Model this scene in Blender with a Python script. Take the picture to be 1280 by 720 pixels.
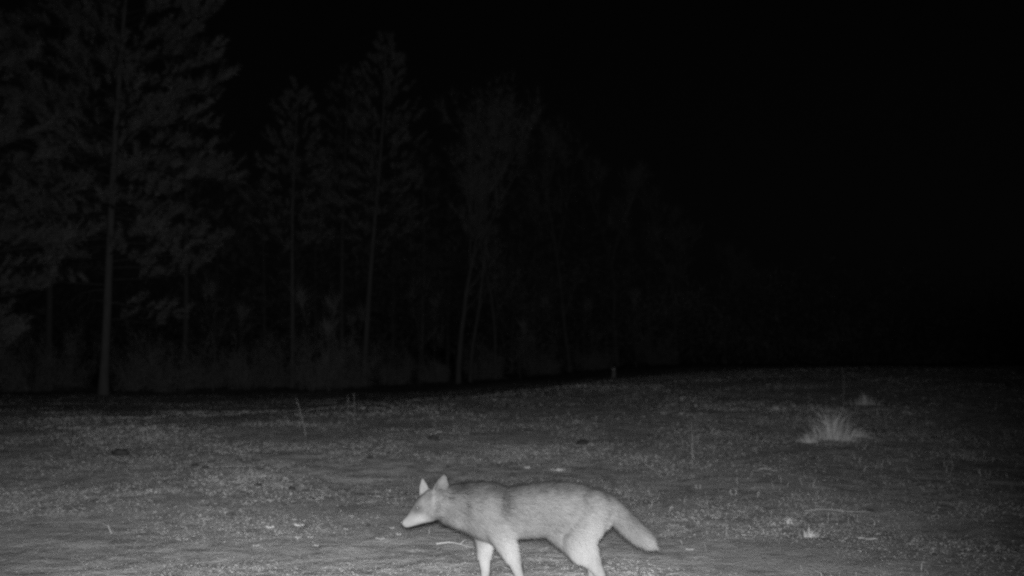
import bpy, math, random
import numpy as np
from mathutils import Vector

# ------------------------------------------------------------------ scene, camera, light, exposure
for o in list(bpy.data.objects):
    bpy.data.objects.remove(o, do_unlink=True)
sc = bpy.context.scene
sc.render.engine = 'CYCLES'
sc.cycles.use_denoising = False          # the picture is a noisy infrared night frame
sc.cycles.max_bounces = 3
sc.cycles.diffuse_bounces = 2
sc.cycles.filter_width = 2.3              # the small lens is soft
sc.view_settings.view_transform = 'Standard'
sc.view_settings.look = 'None'
sc.view_settings.exposure = 0.0
sc.view_settings.gamma = 1.0
sc.view_settings.use_curve_mapping = False

CAM_Z = 1.15
PITCH = math.radians(3.75)
F = 1372.0                                # focal length in pixels of the 1280 px wide photo
cd = bpy.data.cameras.new('camera')
cam = bpy.data.objects.new('camera', cd)
sc.collection.objects.link(cam)
cam.location = (0, 0, CAM_Z)
cam.rotation_euler = (math.radians(90) + PITCH, 0, 0)
cd.sensor_width = 36
cd.lens = 36 * F / 1280
cd.clip_start = 0.05
cd.clip_end = 3000
sc.camera = cam
cd.dof.use_dof = True                     # fixed-focus lens set for close subjects: the far trees are soft
cd.dof.focus_distance = 4.4
cd.dof.aperture_fstop = 2.6

world = bpy.data.worlds.new('World')
sc.world = world
world.use_nodes = True
wn, wl = world.node_tree.nodes, world.node_tree.links
wn.clear()
sky = wn.new('ShaderNodeTexSky')
sky.sky_type = 'NISHITA'
sky.sun_disc = False
sky.sun_elevation = math.radians(2)
sky.sun_rotation = math.radians(180)
bw = wn.new('ShaderNodeRGBToBW')
bg = wn.new('ShaderNodeBackground')
bg.inputs['Strength'].default_value = 0.0006
wo = wn.new('ShaderNodeOutputWorld')
wl.new(sky.outputs['Color'], bw.inputs['Color'])
wl.new(bw.outputs['Val'], bg.inputs['Color'])
wl.new(bg.outputs['Background'], wo.inputs['Surface'])

# the trail camera's own infrared flash, mounted just above the lens
ld = bpy.data.lights.new('infrared_flash', 'SPOT')
ld.energy = 4000
ld.spot_size = math.radians(71)
ld.spot_blend = 1.0
ld.shadow_soft_size = 0.055
lamp = bpy.data.objects.new('infrared_flash', ld)
sc.collection.objects.link(lamp)
lamp.location = (-0.01, -0.02, CAM_Z + 0.045)
aim = Vector((-0.095, 1.0, 0.0))
lamp.rotation_euler = aim.to_track_quat('-Z', 'Y').to_euler()

C = sc.collection
rng = np.random.default_rng(7)
random.seed(7)

# ------------------------------------------------------------------ helpers
def tag(o, label=None, cat=None, group=None, kind=None):
    if label: o['label'] = label
    if cat: o['category'] = cat
    if group: o['group'] = group
    if kind: o['kind'] = kind
    return o

def empty(name, loc, rz=0.0):
    o = bpy.data.objects.new(name, None)
    C.objects.link(o)
    o.empty_display_size = 0.2
    o.location = loc
    o.rotation_euler = (0, 0, rz)
    return o

def vnoise(x, y, seed=0):
    """smooth value noise, -1..1, numpy"""
    x = np.asarray(x, dtype=np.float64); y = np.asarray(y, dtype=np.float64)
    xi = np.floor(x).astype(np.int64); yi = np.floor(y).astype(np.int64)
    xf = x - xi; yf = y - yi
    xf = xf * xf * (3 - 2 * xf); yf = yf * yf * (3 - 2 * yf)
    def h(a, b):
        n = (a * 374761393 + b * 668265263 + seed * 1442695041) & 0xffffffff
        n = ((n ^ (n >> 13)) * 1274126177) & 0xffffffff
        n = n ^ (n >> 16)
        return (n & 0xffff) / 32767.5 - 1.0
    a = h(xi, yi); b = h(xi + 1, yi); c = h(xi, yi + 1); d = h(xi + 1, yi + 1)
    return (a * (1 - xf) + b * xf) * (1 - yf) + (c * (1 - xf) + d * xf) * yf

def sstep(a, b, x):
    t = np.clip((np.asarray(x, dtype=np.float64) - a) / (b - a), 0, 1)
    return t * t * (3 - 2 * t)

def hbase(x, y):
    """the field: level near the camera, rising to a low crest, higher on the right"""
    x = np.asarray(x, dtype=np.float64); y = np.asarray(y, dtype=np.float64)
    A = 0.27 + 0.66 * sstep(-7, 10, x)
    yc = 16 + 14 * sstep(-6, 8, x)
    h = A * sstep(6.0, 1.0 * yc, y) - .045 * sstep(5.5, 10, y) * (1 - sstep(10, 1.0 * yc, y))
    far = sstep(0, 8, y - yc) * 0.19 * (1 - sstep(-2, 8, x))
    h = h - far
    h = h + 0.045 * vnoise(x * .31, y * .31, 3) * sstep(5, 10, y) + 0.02 * vnoise(x * .8, y * .8, 4)
    h = h + sstep(70, 260, y) * 2.0
    return h

def hmicro(x, y):
    """clods and hollows of the rough mown field"""
    a = 0.008 * vnoise(x * 2.6, y * 2.6, 11) + 0.009 * vnoise(x * 6.5, y * 6.5, 12) + 0.006 * vnoise(x * 15, y * 15, 13)
    rough = 0.6 + 0.5 * vnoise(x * .5, y * .5, 14)
    return a * np.clip(rough, .25, 1.3) * (1 - 0.6 * sstep(45, 90, y))

def hgt(x, y):
    return float(hbase(x, y) + hmicro(x, y))

def ground_at(px, py):
    """where the ray of a photo pixel meets the field"""
    u = (px - 640) / F; v = (360 - py) / F
    d = Vector((u, math.cos(PITCH) - v * math.sin(PITCH), math.sin(PITCH) + v * math.cos(PITCH)))
    t = 2.0
    while t < 120:
        if CAM_Z + d.z * t < hgt(d.x * t, d.y * t): break
        t += 0.03
    return Vector((d.x * t, d.y * t, hgt(d.x * t, d.y * t)))

def along(px, Y):
    """foot point on the field straight below photo column px at distance Y"""
    x = (px - 640) / F * Y
    return Vector((x, Y, hgt(x, Y)))

def col_z(py, Y):
    v = (360 - py) / F
    return CAM_Z + Y * (math.sin(PITCH) + v * math.cos(PITCH)) / (math.cos(PITCH) - v * math.sin(PITCH))

class MB:
    """collects triangles and quads (numpy) for ONE mesh"""
    def __init__(s): s.v = []; s.f3 = []; s.f4 = []; s.c = []; s.n = 0
    def add(s, v, f3=None, f4=None, col=None):
        v = np.asarray(v, dtype=np.float64).reshape(-1, 3)
        if f3 is not None and len(f3): s.f3.append(np.asarray(f3, dtype=np.int64) + s.n)
        if f4 is not None and len(f4): s.f4.append(np.asarray(f4, dtype=np.int64) + s.n)
        if col is None: col = np.full(len(v), .5)
        s.c.append(np.broadcast_to(np.asarray(col, dtype=np.float64), (len(v),)))
        s.v.append(v); s.n += len(v)
    def tube(s, pts, radii, k=6, col=.5, cap=True):
        pts = np.asarray(pts, dtype=np.float64); n = len(pts)
        tan = np.gradient(pts, axis=0)
        tan /= np.linalg.norm(tan, axis=1)[:, None] + 1e-9
        ref = np.array([0.13, 0.97, 0.21]) if abs(tan[0][2]) > .8 else np.array([0.05, 0.1, 1.0])
        a = np.cross(tan, ref); a /= np.linalg.norm(a, axis=1)[:, None] + 1e-9
        b = np.cross(tan, a)
        th = np.arange(k) * 2 * np.pi / k
        r = np.asarray(radii, dtype=np.float64).reshape(-1, 1, 1)
        V = pts[:, None, :] + r * (np.cos(th)[None, :, None] * a[:, None, :] + np.sin(th)[None, :, None] * b[:, None, :])
        i = np.arange(n - 1)[:, None]; j = np.arange(k)[None, :]; j2 = (j + 1) % k
        f = np.stack([i * k + j, i * k + j2, (i + 1) * k + j2, (i + 1) * k + j], -1).reshape(-1, 4)
        s.add(V.reshape(-1, 3), f4=f, col=col)
        if cap:
            c0 = s.n
            s.add(np.concatenate([V[-1], pts[-1:]]), f3=[(q, (q + 1) % k, k) for q in range(k)], col=col)
    def blades(s, base, dirs, length, width, col, bend=None, flat=None):
        """one thin triangle (or bent two-piece blade) per row"""
        base = np.asarray(base); n = len(base)
        dirs = dirs / (np.linalg.norm(dirs, axis=1)[:, None] + 1e-9)
        if flat is None:
            q = rng.normal(size=(n, 3))
        else: q = flat
        side = np.cross(dirs, q); side /= np.linalg.norm(side, axis=1)[:, None] + 1e-9
        L = np.asarray(length).reshape(-1, 1); W = np.asarray(width).reshape(-1, 1)
        if bend is None:
            V = np.stack([base - side * W * .5, base + side * W * .5, base + dirs * L], 1)
            f = np.arange(n * 3).reshape(n, 3)
            s.add(V.reshape(-1, 3), f3=f, col=np.repeat(np.broadcast_to(col, (n,)), 3))
        else:
            mid = base + dirs * L * .55
            tip = mid + (dirs + bend) / (np.linalg.norm(dirs + bend, axis=1)[:, None] + 1e-9) * L * .45
            V = np.stack([base - side * W * .5, base + side * W * .5, mid - side * W * .38, mid + side * W * .38, tip], 1)
            k = np.arange(n)[:, None] * 5
            s.add(V.reshape(-1, 3), f3=k + np.array([[2, 3, 4]]), f4=k + np.array([[0, 1, 3, 2]]),
                  col=np.repeat(np.broadcast_to(col, (n,)), 5))
    def build(s, name, mat, parent=None, smooth=False):
        V = np.concatenate(s.v); col = np.concatenate(s.c)
        f3 = np.concatenate(s.f3) if s.f3 else np.zeros((0, 3), np.int64)
        f4 = np.concatenate(s.f4) if s.f4 else np.zeros((0, 4), np.int64)
        me = bpy.data.meshes.new(name)
        me.vertices.add(len(V)); me.vertices.foreach_set('co', V.astype(np.float32).ravel())
        loops = np.concatenate([f3.ravel(), f4.ravel()]).astype(np.int32)
        me.loops.add(len(loops)); me.loops.foreach_set('vertex_index', loops)
        st = np.concatenate([np.arange(len(f3)) * 3, len(f3) * 3 + np.arange(len(f4)) * 4]).astype(np.int32)
        me.polygons.add(len(st)); me.polygons.foreach_set('loop_start', st)
        me.update(calc_edges=True)
        at = me.attributes.new('tone', 'FLOAT', 'POINT')
        at.data.foreach_set('value', col.astype(np.float32))
        if smooth: me.polygons.foreach_set('use_smooth', np.ones(len(st), dtype=bool))
        me.materials.append(mat)
        o = bpy.data.objects.new(name, me)
        C.objects.link(o)
        if parent: o.parent = parent
        return o

# ------------------------------------------------------------------ materials (all grey: the flash and sensor are infrared)
def mat_tone(name, lo, hi, rough=.9, noise=0.0, nscale=20.0, bump=0.0, bscale=60.0, stretch=None, spec=.15):
    m = bpy.data.materials.new(name); m.use_nodes = True
    n, l = m.node_tree.nodes, m.node_tree.links
    b = n['Principled BSDF']
    b.inputs['Roughness'].default_value = rough
    b.inputs['Specular IOR Level'].default_value = spec
    at = n.new('ShaderNodeAttribute'); at.attribute_name = 'tone'
    src = at.outputs['Fac']
    tc = n.new('ShaderNodeTexCoord')
    mp = n.new('ShaderNodeMapping')
    if stretch: mp.inputs['Scale'].default_value = stretch
    l.new(tc.outputs['Object'], mp.inputs['Vector'])
    if noise:
        t = n.new('ShaderNodeTexNoise'); t.inputs['Scale'].default_value = nscale; t.inputs['Detail'].default_value = 5
        l.new(mp.outputs['Vector'], t.inputs['Vector'])
        a = n.new('ShaderNodeMath'); a.operation = 'MULTIPLY_ADD'
        a.inputs[1].default_value = noise * 2
        l.new(t.outputs['Fac'], a.inputs[0])
        s = n.new('ShaderNodeMath'); s.operation = 'SUBTRACT'; s.inputs[1].default_value = noise
        l.new(src, s.inputs[0]); l.new(s.outputs[0], a.inputs[2])
        src = a.outputs[0]
    r = n.new('ShaderNodeMapRange')
    r.inputs['To Min'].default_value = lo; r.inputs['To Max'].default_value = hi
    l.new(src, r.inputs['Value'])
    l.new(r.outputs['Result'], b.inputs['Base Color'])
    if bump:
        t2 = n.new('ShaderNodeTexNoise'); t2.inputs['Scale'].default_value = bscale; t2.inputs['Detail'].default_value = 6
        l.new(mp.outputs['Vector'], t2.inputs['Vector'])
        bp = n.new('ShaderNodeBump'); bp.inputs['Strength'].default_value = bump; bp.inputs['Distance'].default_value = .02
        l.new(t2.outputs['Fac'], bp.inputs['Height']); l.new(bp.outputs['Normal'], b.inputs['Normal'])
    return m

M = dict(
    ground=mat_tone('field_soil', .30, .66, .95, noise=.35, nscale=3.2, bump=.7, bscale=38),
    grass=mat_tone('dry_grass', .32, .62, .8, spec=.2),
    stem=mat_tone('dry_stem', .15, .5, .8),
    bark=mat_tone('bark', .03, .14, .9, noise=.3, nscale=9, bump=.8, bscale=14, stretch=(1, 1, .25)),
    needle=mat_tone('pine_needles', .05, .205, .7),
    twig=mat_tone('bare_twigs', .06, .20, .9),
    fur=mat_tone('coyote_fur', -.025, .235, .85, spec=.1),
    skin=mat_tone('coyote_coat', -.025, .235, .9, spec=.1),
    dark=mat_tone('wet_nose', .02, .06, .35, spec=.5),
    leaf=mat_tone('pale_leaf', .2, .8, .7),
    clod=mat_tone('dark_clod', .01, .10, .95, noise=.3, nscale=25, bump=.6),
)

# ------------------------------------------------------------------ the field
def build_field():
    ys = np.concatenate([[-120, -60, -25, -10, -4, 0, 1.5], np.geomspace(2.5, 34, 620), np.geomspace(34.5, 900, 90)])
    s = np.linspace(-1, 1, 520)
    w = np.where(ys < 0, 10 + np.abs(ys) * 1.2, 5 + .62 * ys + np.clip(ys - 60, 0, None) * .8)
    X = s[None, :] * w[:, None]; Y = np.broadcast_to(ys[:, None], X.shape)
    Z = hbase(X, Y) + hmicro(X, Y)
    V = np.stack([X, Y, Z], -1).reshape(-1, 3)
    n, k = X.shape
    i = np.arange(n - 1)[:, None]; j = np.arange(k - 1)[None, :]
    f = np.stack([i * k + j, i * k + j + 1, (i + 1) * k + j + 1, (i + 1) * k + j], -1).reshape(-1, 4)
    tone = .42 + .12 * vnoise(X * .7, Y * .7, 21) + .07 * vnoise(X * 2.2, Y * 2.2, 22) + .16 * vnoise(X * 7, Y * 7, 23)
    # bare dark specks of soil
    sp = vnoise(X * 9, Y * 9, 24)
    tone = np.where(sp > .45, tone - .7 * (sp - .45) / .55, tone)
    sp = vnoise(X * 21, Y * 15, 25)
    tone = np.where(sp > .5, tone - .6 * (sp - .5) / .5, tone)
    sp = vnoise(X * 3.3 + 9, Y * 3.3, 26) * .6 + vnoise(X * 12, Y * 9, 27) * .4
    tone = np.where(sp > .5, tone - .9 * (sp - .5) / .3, tone)
    m = MB(); m.add(V, f4=f, col=np.clip(tone, 0, 1).ravel())
    o = m.build('ground', M['ground'], smooth=True)
    tag(o, kind='structure')

def build_grass():
    m = MB()
    def patch(n, y0, y1, lmin, lmax, wid, upright, f0, f1):
        y = np.sqrt(rng.uniform(y0 * y0, y1 * y1, n))
        x = rng.uniform(-1, 1, n) * (.56 * y + 1.2)
        dens = .5 + .35 * vnoise(x * .8, y * .8, 31) + .3 * vnoise(x * 3, y * 3, 32)
        keep = rng.uniform(0, 1, n) < np.clip(dens, .08, 1) * np.clip((y - y0) / f0, 0, 1) * np.clip((y1 - y) / f1, 0, 1)
        x, y = x[keep], y[keep]; n = len(x)
        # tufts: pull blades towards nearby tuft centres
        pk = rng.integers(0, max(1, n // 7), n)
        cl = rng.uniform(0, 1, n) < .4
        x = np.where(cl, x[pk] + rng.normal(0, .028, n), x); y = np.where(cl, y[pk] + rng.normal(0, .028, n), y)
        z = hbase(x, y) + hmicro(x, y) - .002
        up = np.abs(rng.normal(upright, .35, n)) + .05
        th = rng.uniform(0, 2 * np.pi, n)
        d = np.stack([np.cos(th), np.sin(th), up], 1)
        tall = np.clip(.6 + .6 * vnoise(x * 1.3, y * 1.3, 35), .25, 1.4)
        L = rng.uniform(lmin, lmax, n) * tall
        tone = np.clip(.42 + .16 * vnoise(x * 1.1, y * 1.1, 36) + .10 * vnoise(x * 5, y * 5, 38) + rng.normal(0, .09, n), 0, 1)
        bend = np.stack([np.cos(th) * .8, np.sin(th) * .8, rng.uniform(-1.3, .1, n)], 1)
        m.blades(np.stack([x, y, z], 1), d, L, wid * rng.uniform(.6, 1.3, n), tone, bend=bend)
    patch(400000, 3.4, 11, .012, .036, .0026, .25, .1, 4)
    patch(330000, 6.5, 19, .014, .044, .0036, .5, 4, 5)
    patch(240000, 13, 36, .02, .055, .008, .4, 4, 16)
    # taller unmown wisps, thicker on the right of the field
    n = 9000
    y = rng.uniform(5.6, 17, n); x = rng.uniform(-.5, .55, n) * y
    pr = .004 + .5 * sstep(.02, .3, x / y) * np.clip(vnoise(x * .9, y * .9, 41) + .25, 0, 1)
    k = rng.uniform(0, 1, n) < pr; x, y = x[k], y[k]; n = len(x)
    th = rng.uniform(0, 2 * np.pi, n)
    m.blades(np.stack([x, y, hbase(x, y) + hmicro(x, y) - .003], 1), np.stack([np.cos(th) * .4, np.sin(th) * .4, np.ones(n)], 1),
             rng.uniform(.04, .12, n), rng.uniform(.002, .004, n), rng.uniform(.3, .8, n),
             bend=np.stack([np.cos(th) * .9, np.sin(th) * .9, rng.uniform(-.9, .2, n)], 1))
    o = m.build('grass', M['grass'])
    tag(o, 'short dry mown grass covering the field', 'grass', kind='stuff')

build_field()
build_grass()

# ------------------------------------------------------------------ trees
def curve_pts(p0, d0, L, n, droop=0.0, upturn=0.0, wob=.06):
    pts = [np.array(p0, dtype=float)]; d = np.array(d0, dtype=float); d /= np.linalg.norm(d)
    for i in range(n):
        t = (i + 1) / n
        d = d + np.array([random.gauss(0, wob), random.gauss(0, wob), -droop / n + upturn * t * 2 / n + random.gauss(0, wob * .5)])
        d /= np.linalg.norm(d)
        pts.append(pts[-1] + d * L / n)
    return np.array(pts)

def pine(name, label, loc, H, r0, spread, crown0=.3, lean=(0, 0), nb=70, seed=1, needle=.17, group=None, dens=1.0, boughs=(), tuft_w=.013, trunk_tone=.6, profile=None):
    random.seed(seed)
    root = empty(name, loc)
    tag(root, label, 'pine tree', group)
    tr, cr = MB(), MB()
    n = 16
    tz = np.linspace(0, 1, n)
    ax = lean[0] * H * tz + .12 * np.sin(tz * 5 + seed) * tz
    ay = lean[1] * H * tz + .1 * np.cos(tz * 4 + seed) * tz
    P = np.stack([ax, ay, tz * H - .15], 1)
    R = r0 * (1 - tz) ** .8 * .97 + .012; R[0] *= 1.3
    tr.tube(P, R, 12, trunk_tone)
    def at(t):
        return np.array([np.interp(t, tz, P[:, q]) for q in range(3)]), float(np.interp(t, tz, R))
    tufts_b, tufts_d, tufts_l = [], [], []
    def foxtail(p, d, L):
        tufts_b.append(p); tufts_d.append(d); tufts_l.append(L)
    def branch(t, ang, L, el, dead=False):
        p, r = at(t)
        d = np.array([math.cos(ang), math.sin(ang), el])
        pts = curve_pts(p, d, L, 8, droop=.55 if not dead else 1.2, upturn=.55 if not dead else 0, wob=.09)
        rb = max(.012, r * .28)
        tr.tube(pts, np.linspace(rb, .006, len(pts)), 5, trunk_tone - .35)
        if dead:
            for q in range(3):
                k = random.randint(3, 7)
                e = curve_pts(pts[k], pts[k] - pts[k - 1] + np.random.default_rng(seed + k).normal(0, .05, 3), .5, 4, droop=1.4)
                tr.tube(e, np.linspace(.008, .003, len(e)), 4, trunk_tone)
            return
        nt = max(4, int(L * 4.2 * dens))
        for q in range(nt):
            u = random.uniform(.08, 1.0) ** .7
            i = min(int(u * 8), 7); fr = u * 8 - i
            b = pts[i] * (1 - fr) + pts[i + 1] * fr
            ad = pts[i + 1] - pts[i]; ad /= np.linalg.norm(ad)
            a2 = ang + random.choice((-1, 1)) * random.uniform(.2, 1.1)
            dd = ad * .5 + np.array([math.cos(a2), math.sin(a2), 0]) * .7 + np.array([0, 0, random.uniform(.1, .75)])
            tl = random.uniform(.35, .8) * (.6 + .4 * min(1, L / 3))
            tp = curve_pts(b, dd, tl, 3, upturn=.5, wob=.08)
            tr.tube(tp, np.linspace(.008, .004, 4), 3, trunk_tone - .35, cap=False)
            foxtail(tp[1], tp[3] - tp[1], np.linalg.norm(tp[3] - tp[1]) + .05)
        foxtail(pts[-2], pts[-1] - pts[-2], L / 8 + .1)
    ga = seed * 1.3
    for i in range(nb):
        t = crown0 + (0.985 - crown0) * (i + random.random()) / nb
        c = (t - crown0) / (1 - crown0)
        prof = profile(c) if profile else (min(1, .45 + c * 2.2) * (1 - c) ** .62 + .05)
        ga += 2.399 + random.uniform(-.4, .4)
        branch(t, ga, spread * prof * random.uniform(.7, 1.15), .05 + .85 * c ** 1.3 + random.uniform(-.15, .15))
    foxtail(P[-2], P[-1] - P[-2], .5)
    for (t, ang, L, el, dead) in boughs: branch(t, ang, L, el, dead)
    B = np.array(tufts_b); D = np.array(tufts_d); D /= np.linalg.norm(D, axis=1)[:, None] + 1e-9; TL = np.array(tufts_l)
    per = int(64 * dens)
    k = np.repeat(np.arange(len(B)), per); N = len(k)
    u = rng.uniform(0, 1, N)
    base = B[k] + D[k] * (u * TL[k])[:, None]
    rad = rng.normal(size=(N, 3)); rad -= D[k] * np.sum(rad * D[k], axis=1)[:, None]
    rad /= np.linalg.norm(rad, axis=1)[:, None] + 1e-9
    dirs = D[k] * rng.uniform(.5, 1.3, N)[:, None] + rad
    tone = np.clip(np.repeat(rng.uniform(.25, .75, len(B)), per) + rng.normal(0, .15, N), 0, 1)
    cr.blades(base, dirs, needle * rng.uniform(.7, 1.15, N), np.full(N, tuft_w), tone)
    t_o = tr.build('trunk', M['bark'], root, smooth=True)
    c_o = cr.build('crown', M['needle'], root)
    return root

def bare_tree(name, label, loc, H, r0, spread=1.0, seed=1, forks=3, fork_at=.45, group=None, tone=.6, lean=0.0, cat='bare tree', levels=4):
    random.seed(seed)
    root = empty(name, loc)
    tag(root, label, cat, group)
    tr, cr = MB(), MB()
    tips = []
    def grow(p, d, L, r, lev):
        pts = curve_pts(p, d, L, 6, upturn=.12, wob=.05 + .02 * lev)
        r1 = r * (.62 if lev < levels else .3)
        (tr if lev <= 1 else cr).tube(pts, np.linspace(r, r1, 7), 8 if lev == 0 else (5 if lev < 3 else 3), tone, cap=lev >= levels)
        if lev >= levels:
            tips.append((pts[-1], pts[-1] - pts[-2])); tips.append((pts[3], pts[3] - pts[2])); return
        d1 = (pts[-1] - pts[-2]); d1 /= np.linalg.norm(d1)
        nk = forks if lev == 0 else 3
        for q in range(nk):
            a = random.uniform(0, 6.28)
            side = np.array([math.cos(a), math.sin(a), 0]) * random.uniform(.25, .6) * spread
            grow(pts[-1], d1 + side + np.array([0, 0, .25]), L * random.uniform(.5, .72) if lev else (H - L) * random.uniform(.36, .48), r1 * random.uniform(.6, .8), lev + 1)
        for q in range(2 if lev else 3):                       # side shoots
            i = random.randint(3, 5); a = random.uniform(0, 6.28)
            grow(pts[i], d1 * .4 + np.array([math.cos(a), math.sin(a), .5]) * .7 * spread, L * random.uniform(.25, .4), r1 * .35, max(lev + 2, levels - 1) if lev + 2 <= levels else levels)
    grow((0, 0, -.1), (lean, 0, 1), H * fork_at, r0, 0)
    B = np.array([t[0] for t in tips]); D = np.array([t[1] for t in tips]); D /= np.linalg.norm(D, axis=1)[:, None] + 1e-9
    per = 11 if levels > 3 else 3
    k = np.repeat(np.arange(len(B)), per); N = len(k)
    dirs = D[k] + rng.normal(0, .55, (N, 3)) + np.array([0, 0, .25])
    cr.blades(B[k], dirs, rng.uniform(.2, .6, N), np.full(N, .012), np.clip(tone + rng.normal(0, .15, N), 0, 1))
    tr.build('trunk', M['bark'], root, smooth=True)
    cr.build('crown', M['twig'], root)
    return root

def tree_h(py_top, Y, z0): return col_z(py_top, Y) - z0

# the big pine on the left
bp = ground_at(129, 494)
def big_profile(c): return (.55 + .55 * math.sin(min(1, c * 1.9) * math.pi * .5)) * (1 - max(0, c - .35) / .65) ** .6 + .05
pine('pine_tree', 'tallest and nearest pine with thick pale trunk and wide drooping crown, at the left', bp, 17.0, .135, 4.1, .24,
     lean=(.028, 0), nb=125, seed=3, dens=1.3, profile=big_profile, trunk_tone=.55,
     boughs=[(.19, 3.3, 1.3, .35, True), (.17, 3.0, 1.1, .5, True), (.21, -.2, 2.6, .1, False), (.17, .25, 2.3, .0, False),
             (.14, -.4, 2.0, .05, False), (.23, .1, 2.9, .15, False), (.2, 3.6, 1.6, .1, False), (.42, 2.7, 1.3, .5, True)])

def place_pine(px, Y, ytop, label, **kw):
    p = along(px, Y); return pine('pine_tree', label, p, tree_h(ytop, Y, p.z), **kw)
def place_bare(px, Y, ytop, label, **kw):
    p = along(px, Y); return bare_tree('bare_tree', label, p, tree_h(ytop, Y, p.z), **kw)

place_pine(-88, 28, -200, 'pine cut off by the left edge, its boughs filling the upper left corner', r0=.16, spread=3.9, crown0=.03, nb=150, seed=8, dens=1.3)
place_pine(62, 46, -60, 'dim pine just behind and left of the big pale-trunked pine', r0=.16, spread=3.6, crown0=.25, nb=70, seed=9)
place_pine(232, 47, 40, 'dim pine behind the right half of the big pine crown', r0=.14, spread=2.6, crown0=.35, nb=60, seed=14)
place_pine(366, 42, 108, 'slender pine with narrow pointed crown and thin trunk, next right of the big pine', r0=.09, spread=2.0, crown0=.46, nb=62, seed=21)
place_pine(428, 52, 86, 'rounded-top pine between the narrow pointed pine and the tallest middle pine', r0=.12, spread=2.3, crown0=.4, nb=60, seed=22)
place_pine(455, 43, 50, 'tallest pine of the middle group, pale trunk leaning right, high spire', r0=.12, spread=2.5, crown0=.42, nb=80, seed=23, lean=(.055, 0))
place_pine(528, 58, 178, 'short pine in the gap right of the tallest middle pine', r0=.11, spread=2.2, crown0=.35, nb=50, seed=24)
place_bare(573, 45, 98, 'bare forked tree with pale trunk and broad twiggy crown, mid treeline', r0=.14, spread=.75, seed=31, forks=4, fork_at=.36)
place_bare(588, 47, 128, 'thinner bare tree close behind the forked pale-trunked one', r0=.09, spread=.6, seed=32, forks=3, fork_at=.5)
place_bare(620, 50, 215, 'slim bare tree leaning right beside the broad twiggy crown', r0=.09, spread=.6, seed=33, lean=.06)
place_bare(712, 55, 150, 'tall dim bare tree standing between the slim leaning tree and the dark right side', r0=.12, spread=.75, seed=34, forks=4)
place_pine(668, 62, 215, 'dim pine behind the slim leaning bare tree', r0=.12, spread=2.6, crown0=.3, nb=50, seed=35)
place_bare(772, 58, 172, 'dim bare tree near the small pale stump', r0=.12, spread=.7, seed=36)
for i, (px, Y, yt) in enumerate([(846, 62, 285), (905, 66, 300), (812, 64, 240), (960, 70, 330), (1030, 74, 340)]):
    place_bare(px, Y, yt, 'almost unlit bare tree far back in the dark right part of the treeline', r0=.12, spread=.8, seed=50 + i, group='unlit trees at the right end of the treeline')
for i, (px, Y, yt) in enumerate([(330, 56, 232), (395, 60, 200), (492, 62, 210), (270, 60, 190), (560, 66, 205), (730, 68, 235), (640, 66, 240)]):
    place_pine(px, Y, yt, 'dim pine in the second row filling the gaps of the treeline', r0=.12, spread=2.8, crown0=.22, nb=46, seed=70 + i, dens=.8, needle=.2, tuft_w=.018, group='second row of dim pines')
# thin saplings at the wood's edge
for i, (px, Y, yt) in enumerate([(392, 36, 350), (412, 35, 395), (428, 37, 362), (445, 40, 380), (268, 38, 330), (525, 44, 340), (545, 46, 360), (690, 48, 365), (742, 50, 370), (795, 50, 360), (650, 44, 395), (300, 40, 370)]):
    p = along(px, Y)
    bare_tree('sapling', 'thin leafless sapling at the edge of the wood', p, tree_h(yt, Y, p.z), .022, .5, seed=90 + i, forks=2, fork_at=.5,
              group='saplings along the edge of the wood', cat='sapling', levels=3)

# the wood behind, one mass nobody could count
def far_wood():
    m = MB()
    n = 150000
    y = rng.uniform(50, 78, n); px = rng.uniform(-260, 1450, n); x = (px - 640) / F * y
    prof = np.interp(px, [-260, 60, 260, 330, 460, 600, 700, 800, 900, 1000], [13, 12, 9.5, 8, 8.5, 7.5, 7, 6, 5, 4.5])
    prof = prof * (.82 + .3 * vnoise(x * .35, y * .35, 81) + .15 * vnoise(x * 1.2, y * .8, 82))
    u = rng.uniform(0, 1, n)
    z = hbase(x, y) + prof * u
    keep = rng.uniform(0, 1, n) < np.clip(.75 + .9 * vnoise(x * .9, z * .8, 83) , .1, 1)
    x, y, z = x[keep], y[keep], z[keep]; n = len(x)
    d = rng.normal(size=(n, 3)) + np.array([0, 0, .6])
    m.blades(np.stack([x, y, z], 1), d, rng.uniform(.2, .55, n), rng.uniform(.02, .05, n), np.clip(.4 + .3 * vnoise(x, z, 84) + rng.normal(0, .15, n), 0, 1))
    o = m.build('far_wood', M['needle'])
    tag(o, 'dense unlit wood filling the gaps behind the trees', 'wood', kind='stuff')
far_wood()

def shrub(px, Y, W, H, seed):
    p = along(px, Y); root = empty('shrub', p); random.seed(seed)
    tag(root, 'low brushy leafless shrub at the foot of the treeline', 'shrub', 'brushy shrubs along the foot of the treeline')
    st, tw = MB(), MB(); B, D = [], []
    for q in range(20):
        a = random.uniform(0, 6.28)
        rb = random.uniform(0, .38) * W
        pts = curve_pts((math.cos(a) * rb, math.sin(a) * rb, -.08), (math.cos(a) * .25, math.sin(a) * .25, 1), H * random.uniform(.3, 1.05), 7, wob=.14)
        st.tube(pts, np.linspace(.014, .004, 8), 4, .4)
        for w in pts[1:]: B.append(w); D.append((w - pts[0]) / np.linalg.norm(w - pts[0]))
    B = np.array(B); D = np.array(D); k = np.repeat(np.arange(len(B)), 26); N = len(k)
    b = B[k] + rng.normal(0, .10, (N, 3)) * [1, 1, .8]
    tw.blades(b, D[k] + rng.normal(0, .7, (N, 3)), rng.uniform(.12, .4, N), np.full(N, .012), np.clip(rng.normal(.6, .2, N), 0, 1))
    st.build('stems', M['bark'], root); tw.build('twigs', M['twig'], root)
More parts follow.
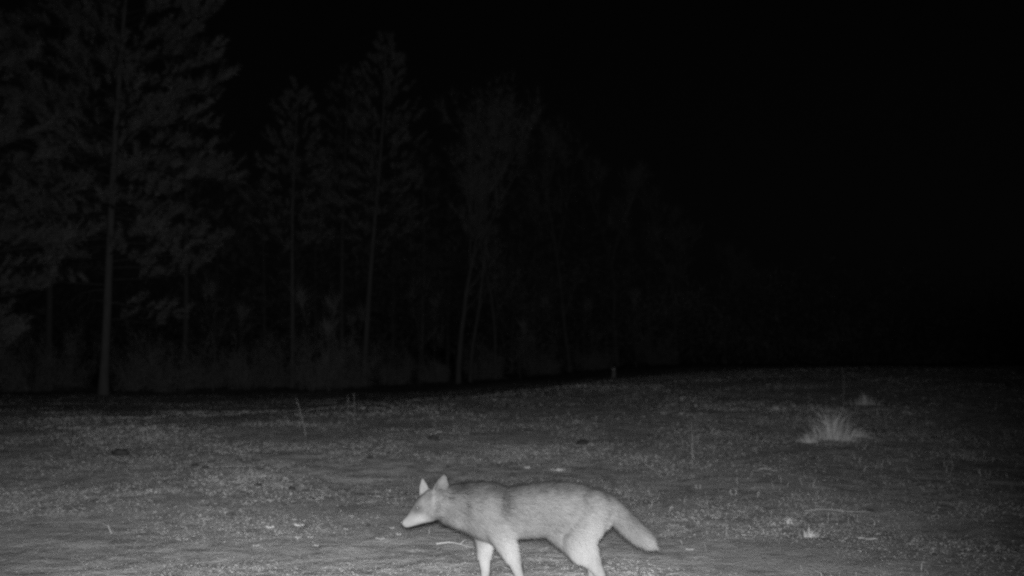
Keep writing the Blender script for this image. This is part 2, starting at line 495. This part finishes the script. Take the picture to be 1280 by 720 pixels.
for i, (px, Y, W, H) in enumerate([(-30, 36, 2.6, 2.6), (38, 38, 2.2, 1.9), (88, 40, 2.4, 2.9), (165, 39, 2.2, 2.2), (212, 37, 2.6, 2.5), (262, 41, 2.0, 1.5), (318, 40, 2.6, 2.1),
                                   (348, 43, 2.2, 1.7), (400, 38, 2.0, 2.4), (437, 41, 2.4, 1.9), (500, 46, 2.6, 1.8), (548, 48, 2.0, 1.2), (604, 50, 2.4, 1.6), (672, 52, 2.8, 1.9), (745, 54, 2.6, 1.3), (820, 56, 2.6, 1.8)]):
    shrub(px, Y, W, H, 200 + i)

# ------------------------------------------------------------------ weeds, clumps, clods, leaves
def weed(px, py_base, py_top, label, lean=0.0, r=.0035, twigs=5, seed=1, pale=.8, group=None):
    random.seed(seed)
    p = ground_at(px, py_base); H = (py_base - py_top) / F * p.y
    root = empty('weed_stalk', p); tag(root, label, 'weed stalk', group)
    r *= .7
    a = MB(); pts = curve_pts((0, 0, -.01), (lean, 0, 1), H, 8, wob=.07)
    a.tube(pts, np.linspace(r, r * .5, 9), 5, pale)
    a.build('stem', M['stem'], root)
    if twigs:
        b = MB()
        for q in range(twigs):
            i = random.randint(3, 8); th = random.uniform(0, 6.28)
            e = curve_pts(pts[i], (math.cos(th) * .5, math.sin(th) * .5, .8), H * random.uniform(.06, .13), 3)
            b.tube(e, np.linspace(r * .7, r * .4, 4), 3, pale)
            b.blades(np.repeat(e[-1:], 5, 0), rng.normal(size=(5, 3)), np.full(5, r * 4), np.full(5, r * 1.2), pale)
        b.build('side_shoots', M['stem'], root)

weed(382, 545, 500, 'upright pale weed stalk, leftmost and tallest of the three near the crest', seed=5, r=.0042, twigs=4, pale=.65)
weed(435, 528, 493, 'thin pale weed stalk, left one of the close pair near the crest', seed=6, r=.0032, twigs=3, pale=.6)
weed(443, 528, 491, 'thin pale weed stalk, right one of the close pair near the crest', seed=7, r=.0032, twigs=3, pale=.6)
weed(866, 582, 527, 'single tall thin stalk leaning left in the open field right of the coyote', seed=8, lean=-.08, r=.0035, twigs=1, pale=.75)
weed(1054, 512, 458, 'faint tall bent stalk behind the big grass clump', seed=9, lean=.05, r=.004, twigs=3, pale=.25)
weed(886, 645, 612, 'short dim stalk below the curled grass loop', seed=10, r=.0018, twigs=1, pale=.55)

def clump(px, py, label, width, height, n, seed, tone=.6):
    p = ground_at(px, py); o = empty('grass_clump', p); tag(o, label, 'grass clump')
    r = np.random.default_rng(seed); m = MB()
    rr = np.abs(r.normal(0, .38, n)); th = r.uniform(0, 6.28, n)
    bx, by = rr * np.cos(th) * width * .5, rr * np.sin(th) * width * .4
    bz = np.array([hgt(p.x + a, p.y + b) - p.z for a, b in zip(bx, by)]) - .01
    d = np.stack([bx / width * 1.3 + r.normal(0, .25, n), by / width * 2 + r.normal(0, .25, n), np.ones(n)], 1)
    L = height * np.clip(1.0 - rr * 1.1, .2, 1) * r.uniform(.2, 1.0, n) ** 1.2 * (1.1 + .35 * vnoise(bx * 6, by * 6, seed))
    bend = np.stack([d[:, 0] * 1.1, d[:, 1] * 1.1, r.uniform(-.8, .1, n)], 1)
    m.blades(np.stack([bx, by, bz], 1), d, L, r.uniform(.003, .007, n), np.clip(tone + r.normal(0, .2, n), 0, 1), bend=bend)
    m.build('blades', M['grass'], o)
clump(1040, 549, 'large shaggy dry grass clump standing tallest in the right of the field', 1.05, .50, 620, 1, .3)
clump(1074, 546, 'low grass clump touching the right side of the large shaggy one', .5, .2, 260, 2, .35)
clump(1010, 553, 'low flattened grass clump at the left foot of the large shaggy one', .55, .15, 260, 3, .4)
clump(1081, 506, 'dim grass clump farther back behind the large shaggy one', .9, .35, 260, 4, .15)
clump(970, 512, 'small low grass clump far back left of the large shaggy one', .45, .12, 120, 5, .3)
clump(1012, 672, 'loose upright grass clump near the bottom right of the coyote tail', .3, .10, 70, 6, .4)
clump(985, 655, 'sparse pale grass clump above the loose upright one at the bottom right', .3, .09, 50, 7, .4)
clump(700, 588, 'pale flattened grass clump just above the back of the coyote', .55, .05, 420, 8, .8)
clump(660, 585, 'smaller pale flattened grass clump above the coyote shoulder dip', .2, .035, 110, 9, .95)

def loop_grass(px, py, label, size, seed):
    p = ground_at(px, py); m = MB(); random.seed(seed)
    for s in (-1, 1):
        t = np.linspace(0, 1, 9)
        pts = np.stack([s * size * (.2 + .8 * np.sin(t * np.pi * .8)), .02 * t, size * 1.9 * t - .006], 1)
        m.tube(pts, np.full(9, .0032), 4, .85)
    o = m.build('curled_grass', M['stem']); o.location = p
    tag(o, label, 'curled grass')
loop_grass(873, 611, 'curled pale grass blades shaped like a U, nearer the coyote of the two', .020, 1)
loop_grass(917, 619, 'curled pale grass blades, the wider loop farther right of the coyote', .026, 2)

def pale_leaf(px, py, L, W, label, rz=0.0, group=None, tone=.9):
    p = ground_at(px, py); m = MB()
    n = 9; t = np.linspace(0, 1, n)
    w = W * np.sin(np.pi * np.clip(t, .04, .96)) ** .8 * (1 + .18 * np.sin(t * 21))
    cx = (t - .5) * L; zc = .006 + .002 * np.sin(t * 9) ; e = .004
    V = np.concatenate([np.stack([cx, -w / 2, zc + e], 1), np.stack([cx, 0 * w, zc], 1), np.stack([cx, w / 2, zc + e * 1.6], 1)])
    f = [(i, i + 1, n + i + 1, n + i) for i in range(n - 1)] + [(n + i, n + i + 1, 2 * n + i + 1, 2 * n + i) for i in range(n - 1)]
    m.add(V, f4=f, col=tone)
    o = m.build('fallen_leaf', M['leaf']); o.location = p + Vector((0, 0, .004)); o.rotation_euler = (.25, .05, rz)
    sol = o.modifiers.new('thickness', 'SOLIDIFY'); sol.thickness = .0012
    tag(o, label, 'fallen leaf', group)
pale_leaf(337, 661, .062, .030, 'long pale fallen leaf, left one of the brightest pair on the grass', .1)
pale_leaf(373, 659, .078, .032, 'long pale fallen leaf, right one of the brightest pair on the grass', -.15)
lf = [(320, 685, .035), (388, 674, .035), (395, 685, .03), (432, 664, .03), (439, 648, .025), (490, 663, .022), (475, 677, .05), (498, 671, .03), (368, 652, .025), (372, 675, .03),
      (862, 690, .04), (895, 650, .022), (930, 672, .02), (945, 590, .05), (975, 664, .02), (840, 637, .03), (855, 652, .03)]
for i, (x, y, L) in enumerate(lf):
    pale_leaf(x, y, L * 1.3, L * .3, 'small pale fallen leaf lying on the short grass', random.uniform(-.6, .6), 'small pale leaves scattered on the grass', .34)
pale_leaf(1085, 676, .12, .022, 'long narrow pale leaf lying flat at the bottom right of the field', .0, tone=.7)

def clod(px, py, s, label, seed, group=None):
    p = ground_at(px, py); r = np.random.default_rng(seed); m = MB()
    nu, nv = 12, 8
    V = []
    for j in range(nv + 1):
        for i in range(nu):
            a = 2 * math.pi * i / nu; b = math.pi * j / nv
            v = np.array([math.cos(a) * math.sin(b), math.sin(a) * math.sin(b), math.cos(b) * .5])
            k = 1 + .3 * float(vnoise(v[0] * 2 + seed, v[1] * 2 + v[2] * 3, seed)) + .22 * float(vnoise(v[0] * 6, v[1] * 6 + v[2] * 7, seed))
            V.append(v * s * k)
    f = [(j * nu + i, (j + 1) * nu + i, (j + 1) * nu + (i + 1) % nu, j * nu + (i + 1) % nu) for j in range(nv) for i in range(nu)]
    m.add(V, f4=f, col=.4)
    o = m.build('soil_clod', M['clod']); o.location = p + Vector((0, 0, s * .25))
    tag(o, label, 'soil clod', group)
clod(150, 569, .085, 'largest dark soil clod, alone in the left of the field', 1)
clod(541, 549, .06, 'dark soil clod in the middle of the field beyond the coyote head', 2)
clod(728, 555, .065, 'dark soil clod in the field beyond the coyote back', 3)
for i, (x, y, s) in enumerate([(244, 583, .03), (257, 585, .026), (323, 608, .028), (365, 612, .03), (462, 573, .03), (485, 567, .022), (461, 658, .016), (640, 592, .012), (700, 566, .02), (560, 585, .02), (890, 625, .012), (1015, 575, .03), (1088, 640, .02)]):
    clod(x, y, s * 1.1, 'small dark soil clod on the open field', 10 + i, 'small dark clods on the field')

def twig(x0, y0, x1, y1, label, r=.004):
    a = ground_at(x0, y0); b = ground_at(x1, y1); m = MB()
    t = np.linspace(0, 1, 8)
    pts = np.array([list(a.lerp(b, q) - a) for q in t]); pts[:, 2] += .012 + .006 * np.sin(t * 7 + x0); pts[:, 1] += .05 * np.sin(t * 4 + x0)
    m.tube(pts, np.linspace(r, r * .5, 8), 5, .85)
    k = MB(); e = pts[4]
    m.tube(np.array([e, e + (b - a) * .12 + Vector((0, .02, .03))]), [r * .7, r * .3], 4, .85)
    o = m.build('fallen_twig', M['stem']); o.location = a
    tag(o, label, 'twig')
twig(546, 681, 597, 687, 'pale fallen twig on the grass in front of the coyote forelegs')
twig(1005, 640, 1085, 642, 'long pale fallen twig on the grass in the lower right', .0025)
twig(948, 587, 976, 591, 'short pale fallen twig on the grass left of and below the big clump', .004)

# small pale stump near the wood's edge
def stump():
    p = ground_at(767, 472); root = empty('tree_stump', p); tag(root, 'small pale broken stump standing alone at the edge of the wood', 'stump')
    m = MB(); z = np.linspace(-.05, .24, 6)
    m.tube(np.stack([.01 * np.sin(z * 9), 0 * z, z], 1), [.10, .08, .07, .068, .062, .05], 9, .8)
    m.build('trunk', M['bark'], root)
    s = MB(); s.blades(np.array([[.02, 0, .22], [-.02, .01, .22], [0, -.02, .22]]), np.array([[.1, 0, 1], [-.15, 0, 1], [0, .1, 1.]]), np.array([.12, .09, .07]), np.full(3, .05), .9)
    s.build('splinters', M['stem'], root)
stump()

# ------------------------------------------------------------------ the coyote
PXM = F / 5.4
G0 = 742.0
CY = 5.4
def cp(px, py, dy=0.0): return np.array([(px - 640) / PXM, dy, (G0 - py) / PXM])

def build_coyote():
    root = empty('coyote', (0, CY, hgt(0, CY) - .004))
    tag(root, 'pale-legged grey coyote walking left with its head low and bushy tail hanging', 'coyote')
    m = MB()
    nu, nv = 16, 10
    uu = np.arange(nu) * 2 * np.pi / nu; vv = np.linspace(0, np.pi, nv + 1)
    S = np.array([[np.cos(a) * np.sin(b), np.sin(a) * np.sin(b), np.cos(b)] for b in vv for a in uu])
    SF = np.array([(j * nu + i, (j + 1) * nu + i, (j + 1) * nu + (i + 1) % nu, j * nu + (i + 1) % nu) for j in range(nv) for i in range(nu)])
    def ball(c, r): m.add(S * np.asarray(r) + c, f4=SF)
    def chain(sts, step=.4):
        """sts: (px, py, dy, r_px, depth_factor)"""
        for a, b in zip(sts[:-1], sts[1:]):
            pa, pb = cp(*a[:3]), cp(*b[:3])
            n = max(2, int(np.linalg.norm(pb - pa) / (min(a[3], b[3]) / PXM * step)) + 1)
            for t in np.linspace(0, 1, n):
                r = (a[3] * (1 - t) + b[3] * t) / PXM; k = a[4] * (1 - t) + b[4] * t
                ball(pa * (1 - t) + pb * t, (r, r * k, r))
    def trunkst(sts):
        """(px, top, bottom, half_width_m)"""
        X = [s[0] for s in sts]
        for x in np.arange(X[0], X[-1] + .1, 2.5):
            top, bot, hw = (np.interp(x, X, [s[q] for s in sts]) for q in (1, 2, 3))
            r = (bot - top) / 2 / PXM
            ball(cp(x, (top + bot) / 2, 0), (min(r, .05), hw, r))
    trunkst([(556, 604, 648, .070), (570, 601, 653, .080), (585, 599, 659, .088), (600, 598, 667, .095), (615, 599, 672, .10), (632, 604, 670, .10),
             (648, 602.5, 666.5, .10), (665, 599.5, 665.5, .102), (685, 597.5, 664.5, .10), (705, 597.5, 669, .098), (722, 600, 674, .098),
             (738, 604.5, 668, .090), (750, 610, 658, .070), (758, 615, 645, .045)])
    # tail
    chain([(742, 622, 0, 17, 1.25), (755, 627, 0, 15, 1.15), (767, 635, 0, 13.2, 1), (780, 648, 0, 13, .95), (795, 661, 0, 12, .95), (805, 668.5, 0, 9.5, .95), (811, 673, 0, 5, .9)])
    # neck into head, head turned slightly to the camera
    chain([(572, 626, 0, 24, .80), (556, 623, -.005, 20, .85), (543, 621, -.012, 15, 1.0), (532, 626, -.020, 12, 1.05), (524, 633.5, -.028, 9.5, .95),
           (516, 641, -.040, 6.2, .9), (509, 645.8, -.050, 4.6, .9)])
    chain([(540, 636, -.030, 10, .9), (527, 641, -.036, 7.5, .9), (514, 647.5, -.044, 4.6, .9), (510, 649, -.048, 3.4, .9)])
    chain([(548, 632, -.045, 9, .8), (541, 634, -.050, 7, .8)])            # cheek ruff
    # ears: flat tapering blades of overlapping balls
    def ear(base, tip, w, th):
        b, t = np.array(cp(*base)), np.array(cp(*tip))
        for q in np.linspace(0, 1, 16):
            ww = w * (1 - q ** 1.6) ** .7 * (1 if q > .05 else .95) + .0015
            c = b * (1 - q) + t * q
            ball(c, (ww, th * (1 - q * .5), max(ww * .8, .008)))
    ear((532.5, 617, .008), (528.5, 594.8, .020), .031, .012)
    ear((551.5, 609, -.040), (556.8, 587.8, -.058), .040, .012)
    ball(cp(556, 612, -.01), (.045, .055, .045))
    # forelegs
    chain([(606, 640, .055, 19, .55), (604, 662, .055, 14, .7), (605, 678, .052, 10, .8), (605.5, 692, .050, 8.4, .85), (607, 708, .05, 6, .9), (605, 728, .05, 4.6, .9), (603, 737, .05, 5, .9)])
    chain([(612, 625, -.055, 20, .5), (618, 645, -.06, 18, .6), (630, 668, -.058, 13.5, .75), (638, 682, -.055, 10, .8), (644, 696, -.052, 7.6, .85), (649, 710, -.05, 5.8, .9), (656, 728, -.05, 4.6, .9), (656, 736, -.05, 5, .9)])
    # hind legs
    chain([(738, 628, -.045, 22, .7), (728, 650, -.055, 22, .65), (719, 668, -.06, 19, .6), (728, 681, -.06, 16, .6), (738, 693, -.056, 10.5, .7), (748, 708, -.052, 6.6, .9), (747, 722, -.05, 4.8, .95), (744, 736, -.05, 5, .9)])
    chain([(735, 630, .045, 20, .7), (724, 652, .055, 20, .65), (716, 668, .058, 16, .6), (727, 684, .058, 12, .7), (738, 700, .052, 7.5, .85), (741, 712, .05, 5.6, .9), (733, 726, .05, 4.6, .9), (727, 735, .05, 5, .9)])
    chain([(690, 655, 0, 14, 1.1), (706, 668, -.03, 12, 1)])
    # paws with toes
    for (x, dy) in ((601, .05), (655, -.05), (742, -.05), (725, .05)):
        ball(cp(x - 2, 737.0, dy), (.033, .024, .017))
        for k, oy in enumerate((-.019, -.007, .007, .019)):
            ball(cp(x - 9 + (1.6 if k in (0, 3) else 0), 738.6, dy + oy), (.014, .0085, .011))
    raw = m.build('raw', M['skin'])
    md = raw.modifiers.new('r', 'REMESH'); md.mode = 'VOXEL'; md.voxel_size = .0052
    sm = raw.modifiers.new('s', 'SMOOTH'); sm.factor = .5; sm.iterations = 11
    dg = bpy.context.evaluated_depsgraph_get()
    me = bpy.data.meshes.new_from_object(raw.evaluated_get(dg))
    bpy.data.objects.remove(raw, do_unlink=True)
    n = len(me.vertices)
    co = np.empty(n * 3, np.float32); me.vertices.foreach_get('co', co); co = co.reshape(-1, 3).astype(np.float64)
    # coat pattern by place on the animal
    def blob(X, Y, x, y, rx, ry, p=1.0): return np.exp(-(((X - x) / rx) ** 2 + ((Y - y) / ry) ** 2) ** p)
    def coat(P):
        X = P[:, 0] * PXM + 640; Y = G0 - P[:, 2] * PXM
        t = np.full(len(P), .47)
        t += .18 * sstep(632, 685, Y)                                          # pale underparts
        t -= .10 * (1 - sstep(600, 622, Y)) * (X > 545)                        # darker back
        t += .14 * blob(X, Y, 735, 650, 26, 26) + .10 * blob(X, Y, 728, 685, 26, 22)
        t += .16 * blob(X, Y, 628, 682, 22, 26) + .16 * blob(X, Y, 606, 690, 14, 24) + .10 * blob(X, Y, 609, 635, 8, 24)
        t -= .13 * blob(X, Y, 630, 626, 9, 11) + .08 * blob(X, Y, 624, 612, 16, 9) + .10 * blob(X, Y, 582, 626, 5, 10) + .05 * blob(X, Y, 572, 607, 18, 8)
        t += .13 * blob(X, Y, 571, 645, 9, 6) + .06 * blob(X, Y, 592, 632, 6, 8)
        t += .20 * blob(X, Y, 528, 642, 10, 6) + .10 * blob(X, Y, 511, 648, 7, 5) - .13 * blob(X, Y, 524, 630, 6, 5)
        t += .10 * blob(X, Y, 530, 607, 6, 12) + .13 * blob(X, Y, 543.5, 619, 2.6, 9) + .10 * blob(X, Y, 556, 594, 6, 9)
        t -= .06 * blob(X, Y, 541, 612, 4, 8)
        t += .05 * blob(X, Y, 690, 620, 50, 20) - .07 * blob(X, Y, 785, 650, 14, 12) + .05 * blob(X, Y, 775, 655, 10, 10) 
        t -= .16 * sstep(0, .06, P[:, 2] - 2) 
        t += .025 * vnoise(X * .13, Y * .13, 61) + .03 * vnoise(X * .33, Y * .33, 62)
        return np.clip(.47 + (t - .47) * 1.55, .14, 1.0)
    at = me.attributes.new('tone', 'FLOAT', 'POINT') if 'tone' not in me.attributes else me.attributes['tone']
    at.data.foreach_set('value', coat(co).astype(np.float32))
    me.polygons.foreach_set('use_smooth', np.ones(len(me.polygons), dtype=bool))
    me.materials.clear(); me.materials.append(M['skin'])
    me.name = 'body'
    body = bpy.data.objects.new('body', me); C.objects.link(body); body.parent = root
    # fur
    me.calc_loop_triangles()
    nt = len(me.loop_triangles)
    tri = np.empty(nt * 3, np.int32); me.loop_triangles.foreach_get('vertices', tri); tri = tri.reshape(-1, 3)
    A, B, D = co[tri[:, 0]], co[tri[:, 1]], co[tri[:, 2]]
    nr = np.cross(B - A, D - A); ar = np.linalg.norm(nr, axis=1); nr /= ar[:, None] + 1e-12
    r = np.random.default_rng(5); N = 190000
    ti = r.choice(nt, N, p=ar / ar.sum())
    u, v = r.uniform(0, 1, N), r.uniform(0, 1, N); f = u + v > 1; u[f], v[f] = 1 - u[f], 1 - v[f]
    P = A[ti] + (B[ti] - A[ti]) * u[:, None] + (D[ti] - A[ti]) * v[:, None]; Nn = nr[ti]
    X = P[:, 0] * PXM + 640; Y = G0 - P[:, 2] * PXM
    flow = np.zeros((N, 3)); flow[:] = (1, 0, -.35)
    leg = sstep(668, 690, Y) * (X < 765); flow = flow * (1 - leg[:, None]) + leg[:, None] * np.array([.25, 0, -1])
    tail = sstep(735, 790, X); flow = flow * (1 - tail[:, None]) + tail[:, None] * np.array([.76, 0, -.65])
    head = (1 - sstep(540, 556, X)); hd = np.where((Y < 612)[:, None], np.array([[.1, 0, 1.]]), np.array([[.7, 0, .5]]))
    flow = flow * (1 - head[:, None]) + hd * head[:, None]
    flow -= Nn * np.sum(flow * Nn, axis=1)[:, None]; flow /= np.linalg.norm(flow, axis=1)[:, None] + 1e-6
    L = np.full(N, .034)
    L = np.where(Y > 690, .010, L); L = np.where(X < 545, .010, L); L = np.where(X < 522, .004, L)
    L = L + .012 * sstep(745, 785, X); L = np.where((X > 560) & (X < 620) & (Y < 660), .044, L)
    L = np.where((Y < 606) & (X < 562), .007, L)
    L = np.where(Y > 725, .004, L)
    d = flow + Nn * r.uniform(.12, .62, N)[:, None] + r.normal(0, .12, (N, 3))
    tone = np.clip(coat(P) + r.normal(0, .11, N), .03, 1)
    fm = MB(); fm.blades(P - Nn * .001, d, L * r.uniform(.6, 1.15, N), r.uniform(.0012, .0024, N), tone, flat=Nn)
    fm.build('fur', M['fur'], root)
    # nose, eyes
    def small(name, c, rad, mat, tone=.5):
        b = MB(); b.add(S * np.asarray(rad) + c, f4=SF, col=tone); return b.build(name, mat, root, smooth=True)
    small('nose', cp(504.8, 645.4, -.055), (.009, .010, .008), M['dark'])
    for sgn in (-1, 1): small('eye', cp(524.5 - (3 if sgn > 0 else 0), 627.5, -.068 if sgn < 0 else .020), (.008, .005, .007), M['dark'])
build_coyote()
